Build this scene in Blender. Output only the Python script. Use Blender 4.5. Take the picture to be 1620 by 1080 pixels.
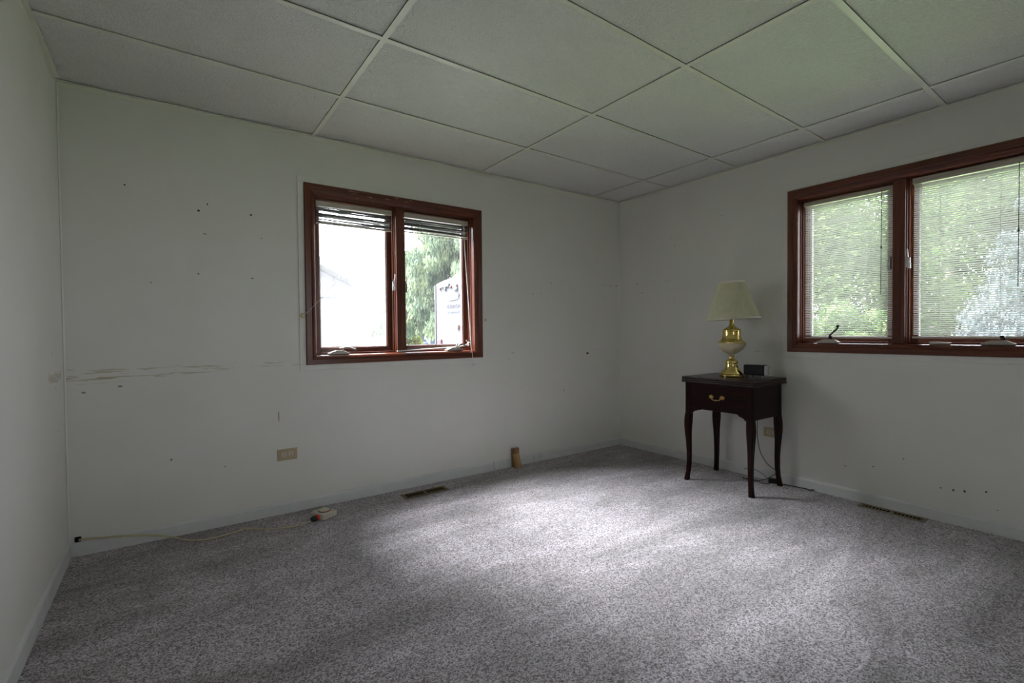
import bpy, bmesh, math, random
from mathutils import Vector, Matrix, Euler
import numpy as np
PI = math.pi
for o in list(bpy.data.objects): bpy.data.objects.remove(o, do_unlink=True)
scene = bpy.context.scene
COL = scene.collection

# ------------------------------------------------------------------ camera
F_PX, YAW, PITCH, ROLL = 751.57, -0.6261, -0.0192, -0.0090
CAM = Vector((-3.5503, -3.1231, 1.0973))
cyw, syw, cp, sp, cr, sr = math.cos(YAW), math.sin(YAW), math.cos(PITCH), math.sin(PITCH), math.cos(ROLL), math.sin(ROLL)
fwd = Vector((-syw*cp, cyw*cp, sp)); r0 = Vector((cyw, syw, 0)); u0 = r0.cross(fwd)
rgt = cr*r0 + sr*u0; upv = -sr*r0 + cr*u0
cd = bpy.data.cameras.new('camera'); cam = bpy.data.objects.new('camera', cd); COL.objects.link(cam)
cd.sensor_width = 36.0; cd.lens = F_PX/1620*36.0; cd.clip_start = 0.05; cd.clip_end = 500
cam.matrix_world = Matrix(((rgt.x, upv.x, -fwd.x, CAM.x), (rgt.y, upv.y, -fwd.y, CAM.y), (rgt.z, upv.z, -fwd.z, CAM.z), (0, 0, 0, 1)))
scene.camera = cam

# ------------------------------------------------------------------ world (overcast daylight), exposure
SKY = 27.0
w = bpy.data.worlds.new('world'); scene.world = w; w.use_nodes = True
nt = w.node_tree; nt.nodes.clear()
wo = nt.nodes.new('ShaderNodeOutputWorld'); bg = nt.nodes.new('ShaderNodeBackground')
tc = nt.nodes.new('ShaderNodeTexCoord'); sx = nt.nodes.new('ShaderNodeSeparateXYZ'); rp = nt.nodes.new('ShaderNodeValToRGB')
nt.links.new(tc.outputs['Generated'], sx.inputs[0]); nt.links.new(sx.outputs['Z'], rp.inputs[0])
rp.color_ramp.elements[0].position = 0.0; rp.color_ramp.elements[0].color = (0.80, 0.79, 0.86, 1)
rp.color_ramp.elements[1].position = 0.8; rp.color_ramp.elements[1].color = (0.90, 0.90, 1.0, 1)
nt.links.new(rp.outputs[0], bg.inputs[0]); bg.inputs[1].default_value = SKY
nt.links.new(bg.outputs[0], wo.inputs[0])
sd = bpy.data.lights.new('bright_cloud_sun', 'SUN'); sd.energy = 205.0; sd.angle = math.radians(43); sd.color = (0.95, 0.93, 1.0)
so_ = bpy.data.objects.new('bright_cloud_sun', sd); COL.objects.link(so_); so_.location = (-12, 16, 16)
so_.rotation_euler = Vector((0.50, -0.83, -1.19)).to_track_quat('-Z', 'Y').to_euler()
vs = scene.view_settings
scene.display_settings.display_device = 'sRGB'
vs.view_transform = 'Standard'; vs.look = 'None'; vs.exposure = 0.05; vs.gamma = 1.0; vs.use_curve_mapping = False
cy = scene.cycles
cy.use_denoising = True; cy.max_bounces = 10; cy.diffuse_bounces = 6; cy.glossy_bounces = 4
cy.transparent_max_bounces = 24; cy.transmission_bounces = 6; cy.caustics_reflective = False; cy.caustics_refractive = False
cy.sample_clamp_indirect = 6.0
try: cy.denoising_input_passes = 'RGB_ALBEDO_NORMAL'; cy.denoising_prefilter = 'ACCURATE'
except Exception: pass

# wall frames: local X = to the viewer's right along the wall, Y = outward, Z = up
TH = math.atan(0.0648/4)
H = 2.339; WT = 0.17
ROOM_L, FRONT = -3.9715, -4.0
def rotm(a): return Matrix.Rotation(a, 4, 'Z')
FR_BACK = rotm(-TH); FR_RIGHT = rotm(-PI/2)
WIN1 = FR_BACK @ Matrix.Translation((-2.853, 0, 0)); WIN2 = FR_RIGHT @ Matrix.Translation((1.545, 0, 0))
# portals (sampling guides for the daylight, they give off no light of their own)
for M, zc in ((WIN1, 1.474), (WIN2, 1.505)):
    ld = bpy.data.lights.new('window_portal', 'AREA'); ld.shape = 'RECTANGLE'; ld.size = 1.2; ld.size_y = 1.06
    ld.cycles.is_portal = True
    lo = bpy.data.objects.new('window_portal', ld); COL.objects.link(lo)
    lo.matrix_world = M @ Matrix.Translation((0.645, 0.2, zc)) @ Matrix.Rotation(-PI/2, 4, 'X')

ld = bpy.data.lights.new('added_window_portal', 'AREA'); ld.shape = 'RECTANGLE'; ld.size = .15; ld.size_y = 1.65; ld.cycles.is_portal = True  # sampling guide for the window added behind the viewer
lo = bpy.data.objects.new('added_window_portal', ld); COL.objects.link(lo)
lo.matrix_world = Matrix.Translation((0, FRONT, 0)) @ rotm(PI) @ Matrix.Translation((2.275, .2, 1.175)) @ Matrix.Rotation(-PI/2, 4, 'X')

# ------------------------------------------------------------------ node helpers
def new_mat(name):
    m = bpy.data.materials.new(name); m.use_nodes = True; t = m.node_tree
    for n in list(t.nodes): t.nodes.remove(n)
    out = t.nodes.new('ShaderNodeOutputMaterial'); b = t.nodes.new('ShaderNodeBsdfPrincipled')
    t.links.new(b.outputs[0], out.inputs[0]); return m, t, b, out
def sock(t, v, dst):
    if isinstance(v, (int, float)): dst.default_value = v
    elif isinstance(v, tuple): dst.default_value = v if len(v) == 4 or dst.type == 'VECTOR' else (*v, 1)
    else: t.links.new(v, dst)
def mth(t, op, a, b=0.0, c=None):
    n = t.nodes.new('ShaderNodeMath'); n.operation = op; sock(t, a, n.inputs[0]); sock(t, b, n.inputs[1])
    if c is not None: sock(t, c, n.inputs[2])
    return n.outputs[0]
def noise(t, vec, scale, detail=3, rough=0.5, dist=0.0, col=False):
    n = t.nodes.new('ShaderNodeTexNoise'); n.inputs['Scale'].default_value = scale; n.inputs['Detail'].default_value = detail
    n.inputs['Roughness'].default_value = rough; n.inputs['Distortion'].default_value = dist
    if vec is not None: t.links.new(vec, n.inputs['Vector'])
    return n.outputs['Color' if col else 'Fac']
def mapping(t, vec, scale=(1, 1, 1), rot=(0, 0, 0), loc=(0, 0, 0)):
    n = t.nodes.new('ShaderNodeMapping'); n.inputs['Scale'].default_value = scale; n.inputs['Rotation'].default_value = rot
    n.inputs['Location'].default_value = loc; t.links.new(vec, n.inputs['Vector']); return n.outputs[0]
def ocoord(t): return t.nodes.new('ShaderNodeTexCoord').outputs['Object']
def ramp(t, fac, stops, interp='LINEAR'):
    n = t.nodes.new('ShaderNodeValToRGB'); n.color_ramp.interpolation = interp; e = n.color_ramp.elements
    while len(e) > 1: e.remove(e[-1])
    e[0].position = stops[0][0]; e[0].color = (*stops[0][1], 1)
    for p, c in stops[1:]: k = e.new(p); k.color = (*c, 1)
    t.links.new(fac, n.inputs[0]); return n.outputs[0]
def mix(t, fac, a, b, mode='MIX'):
    n = t.nodes.new('ShaderNodeMix'); n.data_type = 'RGBA'; n.blend_type = mode
    sock(t, fac, n.inputs[0]); sock(t, a, n.inputs[6]); sock(t, b, n.inputs[7]); return n.outputs[2]
def bump(t, b, h, strength=0.3, dist=0.01):
    n = t.nodes.new('ShaderNodeBump'); n.inputs['Strength'].default_value = strength; n.inputs['Distance'].default_value = dist
    t.links.new(h, n.inputs['Height']); t.links.new(n.outputs[0], b.inputs['Normal'])
def plain(name, col, rough=0.5, metal=0.0, spec=0.5, var=0.0, coat=0.0):
    m, t, b, o = new_mat(name)
    b.inputs['Roughness'].default_value = rough; b.inputs['Metallic'].default_value = metal
    b.inputs['Specular IOR Level'].default_value = spec; b.inputs['Coat Weight'].default_value = coat
    nz = noise(t, ocoord(t), 14, 3)
    v = max(var, 0.04)
    c = ramp(t, nz, [(0.3, tuple(max(0, x*(1-v)) for x in col)), (0.7, tuple(min(1, x*(1+v)) for x in col))])
    t.links.new(c, b.inputs['Base Color']); return m

# ------------------------------------------------------------------ materials
def wall_mat(name, marks, bands=(), strokes=()):
    """marks: (x, z, rx, rz, colour); bands: (x0, x1, z, half height, colour, threshold)"""
    m, t, b, o = new_mat(name); b.inputs['Roughness'].default_value = 0.55; b.inputs['Specular IOR Level'].default_value = 0.3
    oc = ocoord(t); base = ramp(t, noise(t, oc, 2.2, 4, 0.6), [(0.3, (0.735, 0.725, 0.685)), (0.7, (0.775, 0.765, 0.730))])
    fine = noise(t, oc, 60, 4, 0.6)
    sxy = t.nodes.new('ShaderNodeSeparateXYZ'); t.links.new(oc, sxy.inputs[0]); X, Z = sxy.outputs['X'], sxy.outputs['Z']
    wob = mth(t, 'MULTIPLY', mth(t, 'SUBTRACT', noise(t, oc, 90, 2), 0.5), 1.4)
    groups = {}
    for (mx, mz, rx, rz, c) in marks:
        dx = mth(t, 'DIVIDE', mth(t, 'SUBTRACT', X, mx), rx); dz = mth(t, 'DIVIDE', mth(t, 'SUBTRACT', Z, mz), rz)
        d = mth(t, 'ADD', mth(t, 'MULTIPLY', dx, dx), mth(t, 'MULTIPLY', dz, dz))
        k = mth(t, 'LESS_THAN', mth(t, 'ADD', d, wob), 1.0)
        groups[c] = k if c not in groups else mth(t, 'MAXIMUM', groups[c], k)
    for c, k in groups.items(): base = mix(t, k, base, c)
    for (x0, x1, z, hh, c, th) in bands:
        inx = mth(t, 'MULTIPLY', mth(t, 'GREATER_THAN', X, x0), mth(t, 'LESS_THAN', X, x1))
        n1 = noise(t, mapping(t, oc, (5, 1, 70), loc=(z*7, 0, z*3)), 1.3, 5, 0.6, 0.4)
        fall = mth(t, 'MAXIMUM', mth(t, 'SUBTRACT', 1.0, mth(t, 'DIVIDE', mth(t, 'ABSOLUTE', mth(t, 'SUBTRACT', Z, z)), hh)), 0.0)
        k = mth(t, 'MULTIPLY', inx, mth(t, 'GREATER_THAN', mth(t, 'ADD', n1, mth(t, 'MULTIPLY', fall, 0.22)), th))
        k = mth(t, 'MULTIPLY', k, mth(t, 'MINIMUM', mth(t, 'MULTIPLY', fall, 2.5), 0.55))
        base = mix(t, k, base, c)
    t.links.new(base, b.inputs['Base Color']); bump(t, b, fine, 0.08, 0.004)
    return m
DK = (0.06, 0.055, 0.05); YL = (0.42, 0.37, 0.24); BR = (0.16, 0.09, 0.03); GR = (0.28, 0.27, 0.25)
M_WALLB = wall_mat('painted_wallboard_back', [
    (-3.4016, 1.7916, .007, .006, DK), (-3.1435, 1.8015, .006, .005, DK), (-3.359, 1.833, .003, .006, DK), (-3.374, 1.665, .009, .003, GR),
    (-3.408, 1.44, .004, .004, DK), (-3.143, 1.43, .009, .004, GR), (-3.758, .836, .010, .005, GR), (-3.901, .814, .009, .005, GR),
    (-3.0150, .5965, .0022, .036, (0.26, 0.13, 0.08)), (-.4311, .8997, .016, .010, BR), (-.1153, 1.5327, .004, .007, DK), (-.0457, 1.5361, .010, .004, DK),
    (-.858, 1.518, .004, .004, DK), (-1.058, 1.418, .004, .004, DK), (-.97, 1.43, .004, .004, DK), (-3.62, 1.38, .004, .003, GR),
    (-3.55, .42, .006, .006, GR), (-3.3, .34, .005, .004, GR), (-3.72, 1.88, .004, .004, DK), (-3.09, 1.67, .004, .003, GR), (-.72, .58, .005, .008, GR), (-1.31, .88, .006, .004, YL)],
    [(-3.98, -2.9, .9235, .02, YL, .72), (-3.98, -3.3, .885, .025, YL, .74), (-3.98, -3.72, .89, .05, (0.40, 0.34, 0.20), .72), (-3.4, -2.89, .905, .018, YL, .74), (-2.0, 0.0, .93, .02, YL, .84), (-.9, 0, 1.535, .012, GR, .82)])
M_WALLR = wall_mat('painted_wallboard_right', [
    (.2131, 1.5379, .010, .004, DK), (.271, 1.4514, .005, .004, DK), (2.4234, .191, .006, .006, BR), (2.4703, .1964, .005, .007, BR), (2.5554, .2157, .005, .005, DK),
    (1.05, 2.0, .004, .004, DK), (2.2, .32, .005, .004, GR), (2.05, .24, .004, .004, DK), (1.9, .21, .004, .004, GR), (.62, 1.38, .004, .004, GR), (.58, 1.9, .004, .004, DK),
    (.62, 1.83, .004, .004, DK), (.5, 1.83, .003, .003, GR), (2.37, .19, .006, .004, GR), (2.6, .13, .004, .003, GR)],
    [(1.2, 1.51, .943, .013, (0.3, 0.26, 0.18), .74), (0.0, .6, 1.535, .012, GR, .82)])
M_WALL = wall_mat('painted_wallboard_side', [(2.6, .6, .005, .004, GR), (3.8, 1.02, .004, .006, DK), (3.9, .66, .006, .004, GR), (3.85, .86, .005, .005, GR)], [(3.7, 4.0, .91, .03, YL, .60)])
M_TRIMW = plain('white_trim_paint', (0.66, 0.67, 0.67), 0.45, spec=0.35)
M_LIP = plain('painted_lip', (0.77, 0.765, 0.73), 0.5, spec=0.3)
def mk_ceiling():
    m, t, b, o = new_mat('textured_ceiling_panel'); b.inputs['Roughness'].default_value = 0.62; b.inputs['Specular IOR Level'].default_value = 0.35
    oc = ocoord(t)
    sw = noise(t, mapping(t, oc, (1, 1, 1)), 26, 3, 0.55, 3.2)
    sw2 = noise(t, oc, 70, 2, 0.5, 2.0)
    hgt = mth(t, 'ADD', mth(t, 'MULTIPLY', sw, 0.65), mth(t, 'MULTIPLY', sw2, 0.5))
    big = noise(t, oc, 1.6, 3)
    c = ramp(t, mth(t, 'ADD', mth(t, 'MULTIPLY', hgt, 0.5), mth(t, 'MULTIPLY', big, 0.5)), [(0.35, (0.74, 0.74, 0.725)), (0.7, (0.87, 0.87, 0.85))])
    t.links.new(c, b.inputs['Base Color']); bump(t, b, hgt, 1.0, 0.016); return m
M_CEIL = mk_ceiling()
M_TEE = plain('ceiling_tee_enamel', (0.74, 0.74, 0.66), 0.5)
M_DARK = plain('dark_void', (0.012, 0.011, 0.01), 0.9, spec=0.1)
def mk_carpet():
    m, t, b, o = new_mat('cut_pile_carpet'); b.inputs['Roughness'].default_value = 0.95; b.inputs['Specular IOR Level'].default_value = 0.1
    b.inputs['Sheen Weight'].default_value = 0.35; b.inputs['Sheen Roughness'].default_value = 0.5
    b.inputs['Sheen Tint'].default_value = (0.95, 0.95, 1.0, 1)
    oc = ocoord(t)
    jit = t.nodes.new('ShaderNodeVectorMath'); jit.operation = 'MULTIPLY_ADD'; t.links.new(noise(t, oc, 120, 2, col=True), jit.inputs[0])
    jit.inputs[1].default_value = (0.006, 0.006, 0); t.links.new(oc, jit.inputs[2])
    vo = t.nodes.new('ShaderNodeTexVoronoi'); vo.inputs['Scale'].default_value = 210; t.links.new(jit.outputs[0], vo.inputs['Vector'])
    sp_ = t.nodes.new('ShaderNodeSeparateColor'); t.links.new(vo.outputs['Color'], sp_.inputs[0])
    n1 = noise(t, oc, 150, 3, 0.7)
    v = mth(t, 'ADD', mth(t, 'MULTIPLY', sp_.outputs[0], 0.55), mth(t, 'MULTIPLY', n1, 0.6))
    c = ramp(t, v, [(0.28, (0.085, 0.070, 0.062)), (0.45, (0.25, 0.218, 0.215)), (0.60, (0.46, 0.425, 0.435)), (0.80, (0.68, 0.65, 0.68))])
    # shade of pile brushed in different directions, put into colour: vacuum strokes and footprints
    st = noise(t, mapping(t, oc, (0.6, 2.3, 1), rot=(0, 0, math.radians(-24))), 1.45, 4, 0.5, 0.9)
    s1 = ramp(t, st, [(0.42, (0.76, 0.76, 0.74)), (0.445, (0.91, 0.91, 0.91)), (0.535, (0.98, 0.98, 0.98)), (0.555, (1.17, 1.17, 1.19))])
    s2 = ramp(t, noise(t, mapping(t, oc, (1, 1, 1)), 3.2, 4, 0.55, 1.2), [(0.38, (0.86, 0.86, 0.85)), (0.42, (0.98, 0.98, 0.98)), (0.60, (1.0, 1.0, 1.0)), (0.63, (1.08, 1.08, 1.09))])
    wv = noise(t, mapping(t, oc, (6, 34, 1), rot=(0, 0, math.radians(25))), 1.2, 2, 0.5, 1.6)
    msk = ramp(t, noise(t, oc, 2.3, 2), [(0.5, (0, 0, 0)), (0.6, (1, 1, 1))])
    s3 = mix(t, msk, (1, 1, 1, 1), ramp(t, wv, [(0.38, (0.84, 0.84, 0.83)), (0.6, (1.05, 1.05, 1.05))]))
    c = mix(t, 1.0, mix(t, 1.0, mix(t, 1.0, c, s1, 'MULTIPLY'), s2, 'MULTIPLY'), s3, 'MULTIPLY')
    t.links.new(c, b.inputs['Base Color'])
    h = mth(t, 'ADD', mth(t, 'MULTIPLY', vo.outputs['Distance'], -0.6), mth(t, 'ADD', n1, mth(t, 'MULTIPLY', wv, 0.5)))
    bump(t, b, h, 0.9, 0.008); return m
M_CARPET = mk_carpet()
def wood(name, axis, dark, mid, lite, rough=0.3, scale=1.0, splash=False, coat=0.3, spec=.4):
    m, t, b, o = new_mat(name); b.inputs['Specular IOR Level'].default_value = spec; b.inputs['Roughness'].default_value = rough; b.inputs['Coat Weight'].default_value = coat; b.inputs['Coat Roughness'].default_value = 0.25
    oc = ocoord(t); s = [38*scale]*3; s['XYZ'.index(axis)] = 1.3*scale
    n1 = noise(t, mapping(t, oc, tuple(s)), 1.6, 5, 0.62, 0.5); s2 = [140*scale]*3; s2['XYZ'.index(axis)] = 3*scale
    n2 = noise(t, mapping(t, oc, tuple(s2)), 1.5, 3, 0.5)
    f = mth(t, 'ADD', mth(t, 'MULTIPLY', n1, 0.7), mth(t, 'MULTIPLY', n2, 0.3))
    c = ramp(t, f, [(0.30, dark), (0.50, mid), (0.70, lite)])
    if splash:
        sxy = t.nodes.new('ShaderNodeSeparateXYZ'); t.links.new(oc, sxy.inputs[0])
        inx = mth(t, 'MULTIPLY', mth(t, 'GREATER_THAN', sxy.outputs['X'], 0.25), mth(t, 'LESS_THAN', sxy.outputs['X'], 0.82))
        k = mth(t, 'MULTIPLY', inx, mth(t, 'GREATER_THAN', noise(t, mapping(t, oc, (9, 1, 95)), 1.2, 4, 0.6, 0.4), 0.64))
        c = mix(t, k, c, (0.55, 0.5, 0.45, 1))
    t.links.new(c, b.inputs['Base Color']); bump(t, b, f, 0.12, 0.002); return m
WD, WM, WL = (0.035, 0.009, 0.004), (0.11, 0.028, 0.013), (0.20, 0.058, 0.028)
M_WH = wood('mahogany_stain_across', 'X', WD, WM, WL, coat=.1); M_WV = wood('mahogany_stain_upright', 'Z', WD, WM, WL, coat=.1)
M_WHS = wood('mahogany_stain_chipped', 'X', WD, WM, WL, splash=True, coat=.1)
TD, TM, TL = (0.004, 0.0012, 0.0008), (0.012, 0.003, 0.0018), (0.034, 0.009, 0.005)
M_TH = wood('dark_cherry_across', 'Y', TD, TM, TL, 0.34, coat=0.0, spec=.12); M_TV = wood('dark_cherry_upright', 'Z', TD, TM, TL, 0.36, coat=0.0, spec=.12)
M_TX = wood('dark_cherry_depth', 'X', TD, TM, TL, 0.36, coat=0.0, spec=.12)
M_TTOP = wood('dark_cherry_top', 'Y', (0.010, 0.004, 0.003), (0.022, 0.008, 0.005), (0.04, 0.015, 0.010), 0.30, coat=0.0, spec=.3)
M_BLOCK = wood('raw_pine', 'Z', (0.26, 0.14, 0.05), (0.42, 0.26, 0.11), (0.52, 0.36, 0.18), 0.7, coat=0)
M_BLOCK2 = wood('aged_pine', 'Z', (0.14, 0.07, 0.035), (0.26, 0.15, 0.07), (0.36, 0.22, 0.12), 0.75, coat=0)
def mk_slat():
    m, t, b, o = new_mat('blind_slat_enamel'); t.nodes.remove(b)
    d = t.nodes.new('ShaderNodeBsdfDiffuse'); d.inputs[0].default_value = (0.68, 0.68, 0.65, 1)
    tr = t.nodes.new('ShaderNodeBsdfTranslucent'); tr.inputs[0].default_value = (0.45, 0.45, 0.42, 1)
    g = t.nodes.new('ShaderNodeBsdfGlossy'); g.inputs['Roughness'].default_value = 0.35; g.inputs[0].default_value = (0.7, 0.7, 0.7, 1)
    a = t.nodes.new('ShaderNodeMixShader'); a.inputs[0].default_value = 0.10; c = t.nodes.new('ShaderNodeMixShader'); c.inputs[0].default_value = 0.06
    t.links.new(d.outputs[0], a.inputs[1]); t.links.new(tr.outputs[0], a.inputs[2]); t.links.new(a.outputs[0], c.inputs[1]); t.links.new(g.outputs[0], c.inputs[2])
    t.links.new(c.outputs[0], o.inputs[0]); return m
M_SLAT = mk_slat()
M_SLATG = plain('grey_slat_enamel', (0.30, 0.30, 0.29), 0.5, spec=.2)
M_RAIL = plain('cream_rail_enamel', (0.52, 0.47, 0.40), 0.4)
M_CORD = plain('white_cord', (0.75, 0.74, 0.70), 0.7)
M_METAL = plain('satin_zinc', (0.42, 0.41, 0.38), 0.38, 0.8)
M_CHROME = plain('chrome', (0.7, 0.7, 0.72), 0.15, 1.0)
M_OPER = plain('operator_cover', (0.40, 0.37, 0.32), 0.45, 0.2)
M_BLACKM = plain('blackened_metal', (0.03, 0.03, 0.028), 0.4, 0.6)
def mk_glass(name, dirt):
    m, t, b, o = new_mat(name); t.nodes.remove(b)
    tr = t.nodes.new('ShaderNodeBsdfTransparent'); tr.inputs[0].default_value = (0.96, 0.98, 0.97, 1)
    g = t.nodes.new('ShaderNodeBsdfGlossy'); g.inputs['Roughness'].default_value = 0.02
    lw = t.nodes.new('ShaderNodeLayerWeight'); lw.inputs[0].default_value = 0.35
    a = t.nodes.new('ShaderNodeMixShader'); t.links.new(mth(t, 'MULTIPLY', lw.outputs['Fresnel'], 0.8), a.inputs[0]); t.links.new(tr.outputs[0], a.inputs[1]); t.links.new(g.outputs[0], a.inputs[2])
    last = a
    if dirt > 0:
        oc = ocoord(t); n = noise(t, mapping(t, oc, (60, 1, 5)), 1.0, 4, 0.6, 0.3); n2 = noise(t, oc, 4, 4, 0.6)
        k = mth(t, 'MULTIPLY', ramp(t, mth(t, 'MULTIPLY', mth(t, 'ADD', n, n2), 0.5), [(0.38, (0.55, 0.55, 0.55)), (0.62, (1, 1, 1))]), dirt)
        tl = t.nodes.new('ShaderNodeBsdfTranslucent'); tl.inputs[0].default_value = (0.85, 0.87, 0.9, 1)
        c = t.nodes.new('ShaderNodeMixShader'); t.links.new(k, c.inputs[0]); t.links.new(a.outputs[0], c.inputs[1]); t.links.new(tl.outputs[0], c.inputs[2]); last = c
    t.links.new(last.outputs[0], o.inputs[0]); return m
M_GLASS = mk_glass('window_glass', 0.003); M_GLASSD = mk_glass('hazy_window_glass', 0.02)
M_BRASS = plain('polished_brass', (0.78, 0.62, 0.22), 0.10, 1.0)
M_BRASSD = plain('aged_brass', (0.62, 0.40, 0.16), 0.32, 1.0)
M_CREAM = plain('cream_ceramic', (0.60, 0.53, 0.36), 0.2, coat=0.15)
def mk_shade():
    m, t, b, o = new_mat('pleated_cream_fabric'); t.nodes.remove(b)
    d = t.nodes.new('ShaderNodeBsdfDiffuse'); tr = t.nodes.new('ShaderNodeBsdfTranslucent'); mx = t.nodes.new('ShaderNodeMixShader')
    c = ramp(t, noise(t, ocoord(t), 20, 3), [(0.3, (0.80, 0.79, 0.60)), (0.7, (0.87, 0.86, 0.68))]); t.links.new(c, d.inputs[0]); t.links.new(c, tr.inputs[0])
    mx.inputs[0].default_value = 0.32; t.links.new(d.outputs[0], mx.inputs[1]); t.links.new(tr.outputs[0], mx.inputs[2]); t.links.new(mx.outputs[0], o.inputs[0]); return m
M_SHADE = mk_shade(); M_BINDING = plain('cream_binding', (0.74, 0.73, 0.62), 0.7)
M_BLACK = plain('gloss_black_plastic', (0.008, 0.008, 0.009), 0.22); M_RUBBER = plain('black_rubber', (0.012, 0.012, 0.012), 0.5)
M_SILVER = plain('silver_plastic', (0.72, 0.72, 0.75), 0.35, 0.1); M_PINK = plain('copper_button', (0.45, 0.20, 0.15), 0.4, 0.2)
M_PLATE = plain('tan_plate', (0.44, 0.355, 0.22), 0.4); M_RECEP = plain('ivory_receptacle', (0.62, 0.55, 0.45), 0.4)
M_TIMER = plain('ivory_timer', (0.60, 0.56, 0.47), 0.45); M_RED = plain('red_plastic', (0.75, 0.03, 0.015), 0.4); M_GREEN = plain('green_plastic', (0.02, 0.35, 0.08), 0.4)
M_YCORD = plain('yellowed_cord', (0.58, 0.52, 0.32), 0.55); M_CLEAR = plain('clear_grey_vinyl', (0.5, 0.5, 0.48), 0.3)
M_VENT = plain('bronze_register', (0.17, 0.125, 0.05), 0.4, 0.5); M_VENT2 = plain('bronze_register_worn', (0.22, 0.18, 0.11), 0.45, 0.4)

# ------------------------------------------------------------------ mesh helpers
class MB:
    def __init__(s): s.bm = bmesh.new()
    def poly(s, pts, faces):
        v = [s.bm.verts.new(p) for p in pts]
        for f in faces:
            try: s.bm.faces.new([v[i] for i in f])
            except ValueError: pass
        return v
    def box(s, x0, x1, y0, y1, z0, z1, M=None):
        P = [Vector(p) for p in ((x0, y0, z0), (x1, y0, z0), (x1, y1, z0), (x0, y1, z0), (x0, y0, z1), (x1, y0, z1), (x1, y1, z1), (x0, y1, z1))]
        if M is not None: P = [M @ p for p in P]
        s.poly(P, [(0, 3, 2, 1), (4, 5, 6, 7), (0, 1, 5, 4), (1, 2, 6, 5), (2, 3, 7, 6), (3, 0, 4, 7)]); return s
    def prism(s, pts, f0, f1):
        """pts list of 2D; f0, f1 map a 2D point to the two end faces"""
        n = len(pts); P = [f0(p) for p in pts] + [f1(p) for p in pts]
        s.poly(P, [tuple(range(n))[::-1], tuple(range(n, 2*n))] + [(i, (i+1) % n, n+(i+1) % n, n+i) for i in range(n)]); return s
    def lathe(s, prof, seg=32, M=None, closed=True, rib=None):
        rings = []
        for r, z in prof:
            ring = []
            for i in range(seg):
                a = 2*PI*i/seg; rr = r*(1+(rib if i % 2 else 0)) if rib else r
                p = Vector((rr*math.cos(a), rr*math.sin(a), z)); ring.append(s.bm.verts.new(M @ p if M is not None else p))
            rings.append(ring)
        for k in range(len(rings)-1):
            for i in range(seg):
                s.bm.faces.new((rings[k][i], rings[k][(i+1) % seg], rings[k+1][(i+1) % seg], rings[k+1][i]))
        if closed:
            s.bm.faces.new(rings[0][::-1]); s.bm.faces.new(rings[-1])
        return s
    def tube(s, pts, r, seg=8, smooth=True):
        P = [Vector(p) for p in pts]
        if smooth and len(P) > 2:
            Q = []
            for i in range(len(P)-1):
                a, b, c, d = P[max(i-1, 0)], P[i], P[i+1], P[min(i+2, len(P)-1)]
                for k in range(6):
                    t_ = k/6; Q.append(0.5*((2*b)+(c-a)*t_+(2*a-5*b+4*c-d)*t_*t_+(3*b-a-3*c+d)*t_**3))
            Q.append(P[-1]); P = Q
        rings = []; n = None
        for i, p in enumerate(P):
            tg = (P[min(i+1, len(P)-1)]-P[max(i-1, 0)]).normalized()
            if n is None:
                n = tg.orthogonal().normalized()
            else:
                n = (n - tg*n.dot(tg)); n = n.normalized() if n.length > 1e-6 else tg.orthogonal().normalized()
            bn = tg.cross(n)
            rings.append([s.bm.verts.new(p + r*(math.cos(2*PI*k/seg)*n + math.sin(2*PI*k/seg)*bn)) for k in range(seg)])
        for a, b in zip(rings, rings[1:]):
            for k in range(seg): s.bm.faces.new((a[k], a[(k+1) % seg], b[(k+1) % seg], b[k]))
        s.bm.faces.new(rings[0][::-1]); s.bm.faces.new(rings[-1]); return s
    def build(s, name, mat, parent=None, M=None, smooth=False, bevel=0.0, seg=2):
        bmesh.ops.recalc_face_normals(s.bm, faces=s.bm.faces)
        me = bpy.data.meshes.new(name); s.bm.to_mesh(me); s.bm.free()
        o = bpy.data.objects.new(name, me); COL.objects.link(o)
        me.materials.append(mat)
        if smooth:
            for p in me.polygons: p.use_smooth = True
            e = o.modifiers.new('edges', 'EDGE_SPLIT'); e.split_angle = math.radians(35)
        if bevel > 0:
            b = o.modifiers.new('bevel', 'BEVEL'); b.width = bevel; b.segments = seg; b.limit_method = 'ANGLE'; b.angle_limit = math.radians(40)
        if parent is not None: o.parent = parent
        if M is not None: o.matrix_world = M if parent is None else o.matrix_world; 
        return o
def empty(name, M, label=None, cat=None, group=None, kind=None):
    o = bpy.data.objects.new(name, None); COL.objects.link(o); o.empty_display_size = 0.1
    o.matrix_world = M if isinstance(M, Matrix) else Matrix.Translation(M)
    tag(o, label, cat, group, kind); return o
def tag(o, label=None, cat=None, group=None, kind=None):
    if label: o['label'] = label
    if cat: o['category'] = cat
    if group: o['group'] = group
    if kind: o['kind'] = kind
    return o
ST = 'structure'

# ------------------------------------------------------------------ room shell
m = MB(); m.box(ROOM_L-0.2, 0.2, FRONT-0.2, 0.25, -0.12, 0.0); tag(m.build('floor', M_CARPET), kind=ST, label='grey mauve cut pile carpet with vacuum strokes')
def wall_with_hole(name, L0, L1, hx0, hx1, hz0, hz1, mat, M, depth=WT):
    m = MB()
    for a in ((L0, hx0, 0, H+.15), (hx1, L1, 0, H+.15), (hx0, hx1, 0, hz0), (hx0, hx1, hz1, H+.15)):
        m.box(a[0], a[1], 0, depth, a[2]-.1 if a[2] == 0 else a[2], a[3])
    o = m.build(name, mat, M=M); tag(o, kind=ST); return o
wall_with_hole('wall_back', -4.15, 0.0, -2.853+.045, -2.853+1.245, .935, 2.01, M_WALLB, FR_BACK)
wall_with_hole('wall_right', -0.15, 4.2, 1.545+.045, 1.545+1.245, .975, 2.035, M_WALLR, FR_RIGHT)
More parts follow.
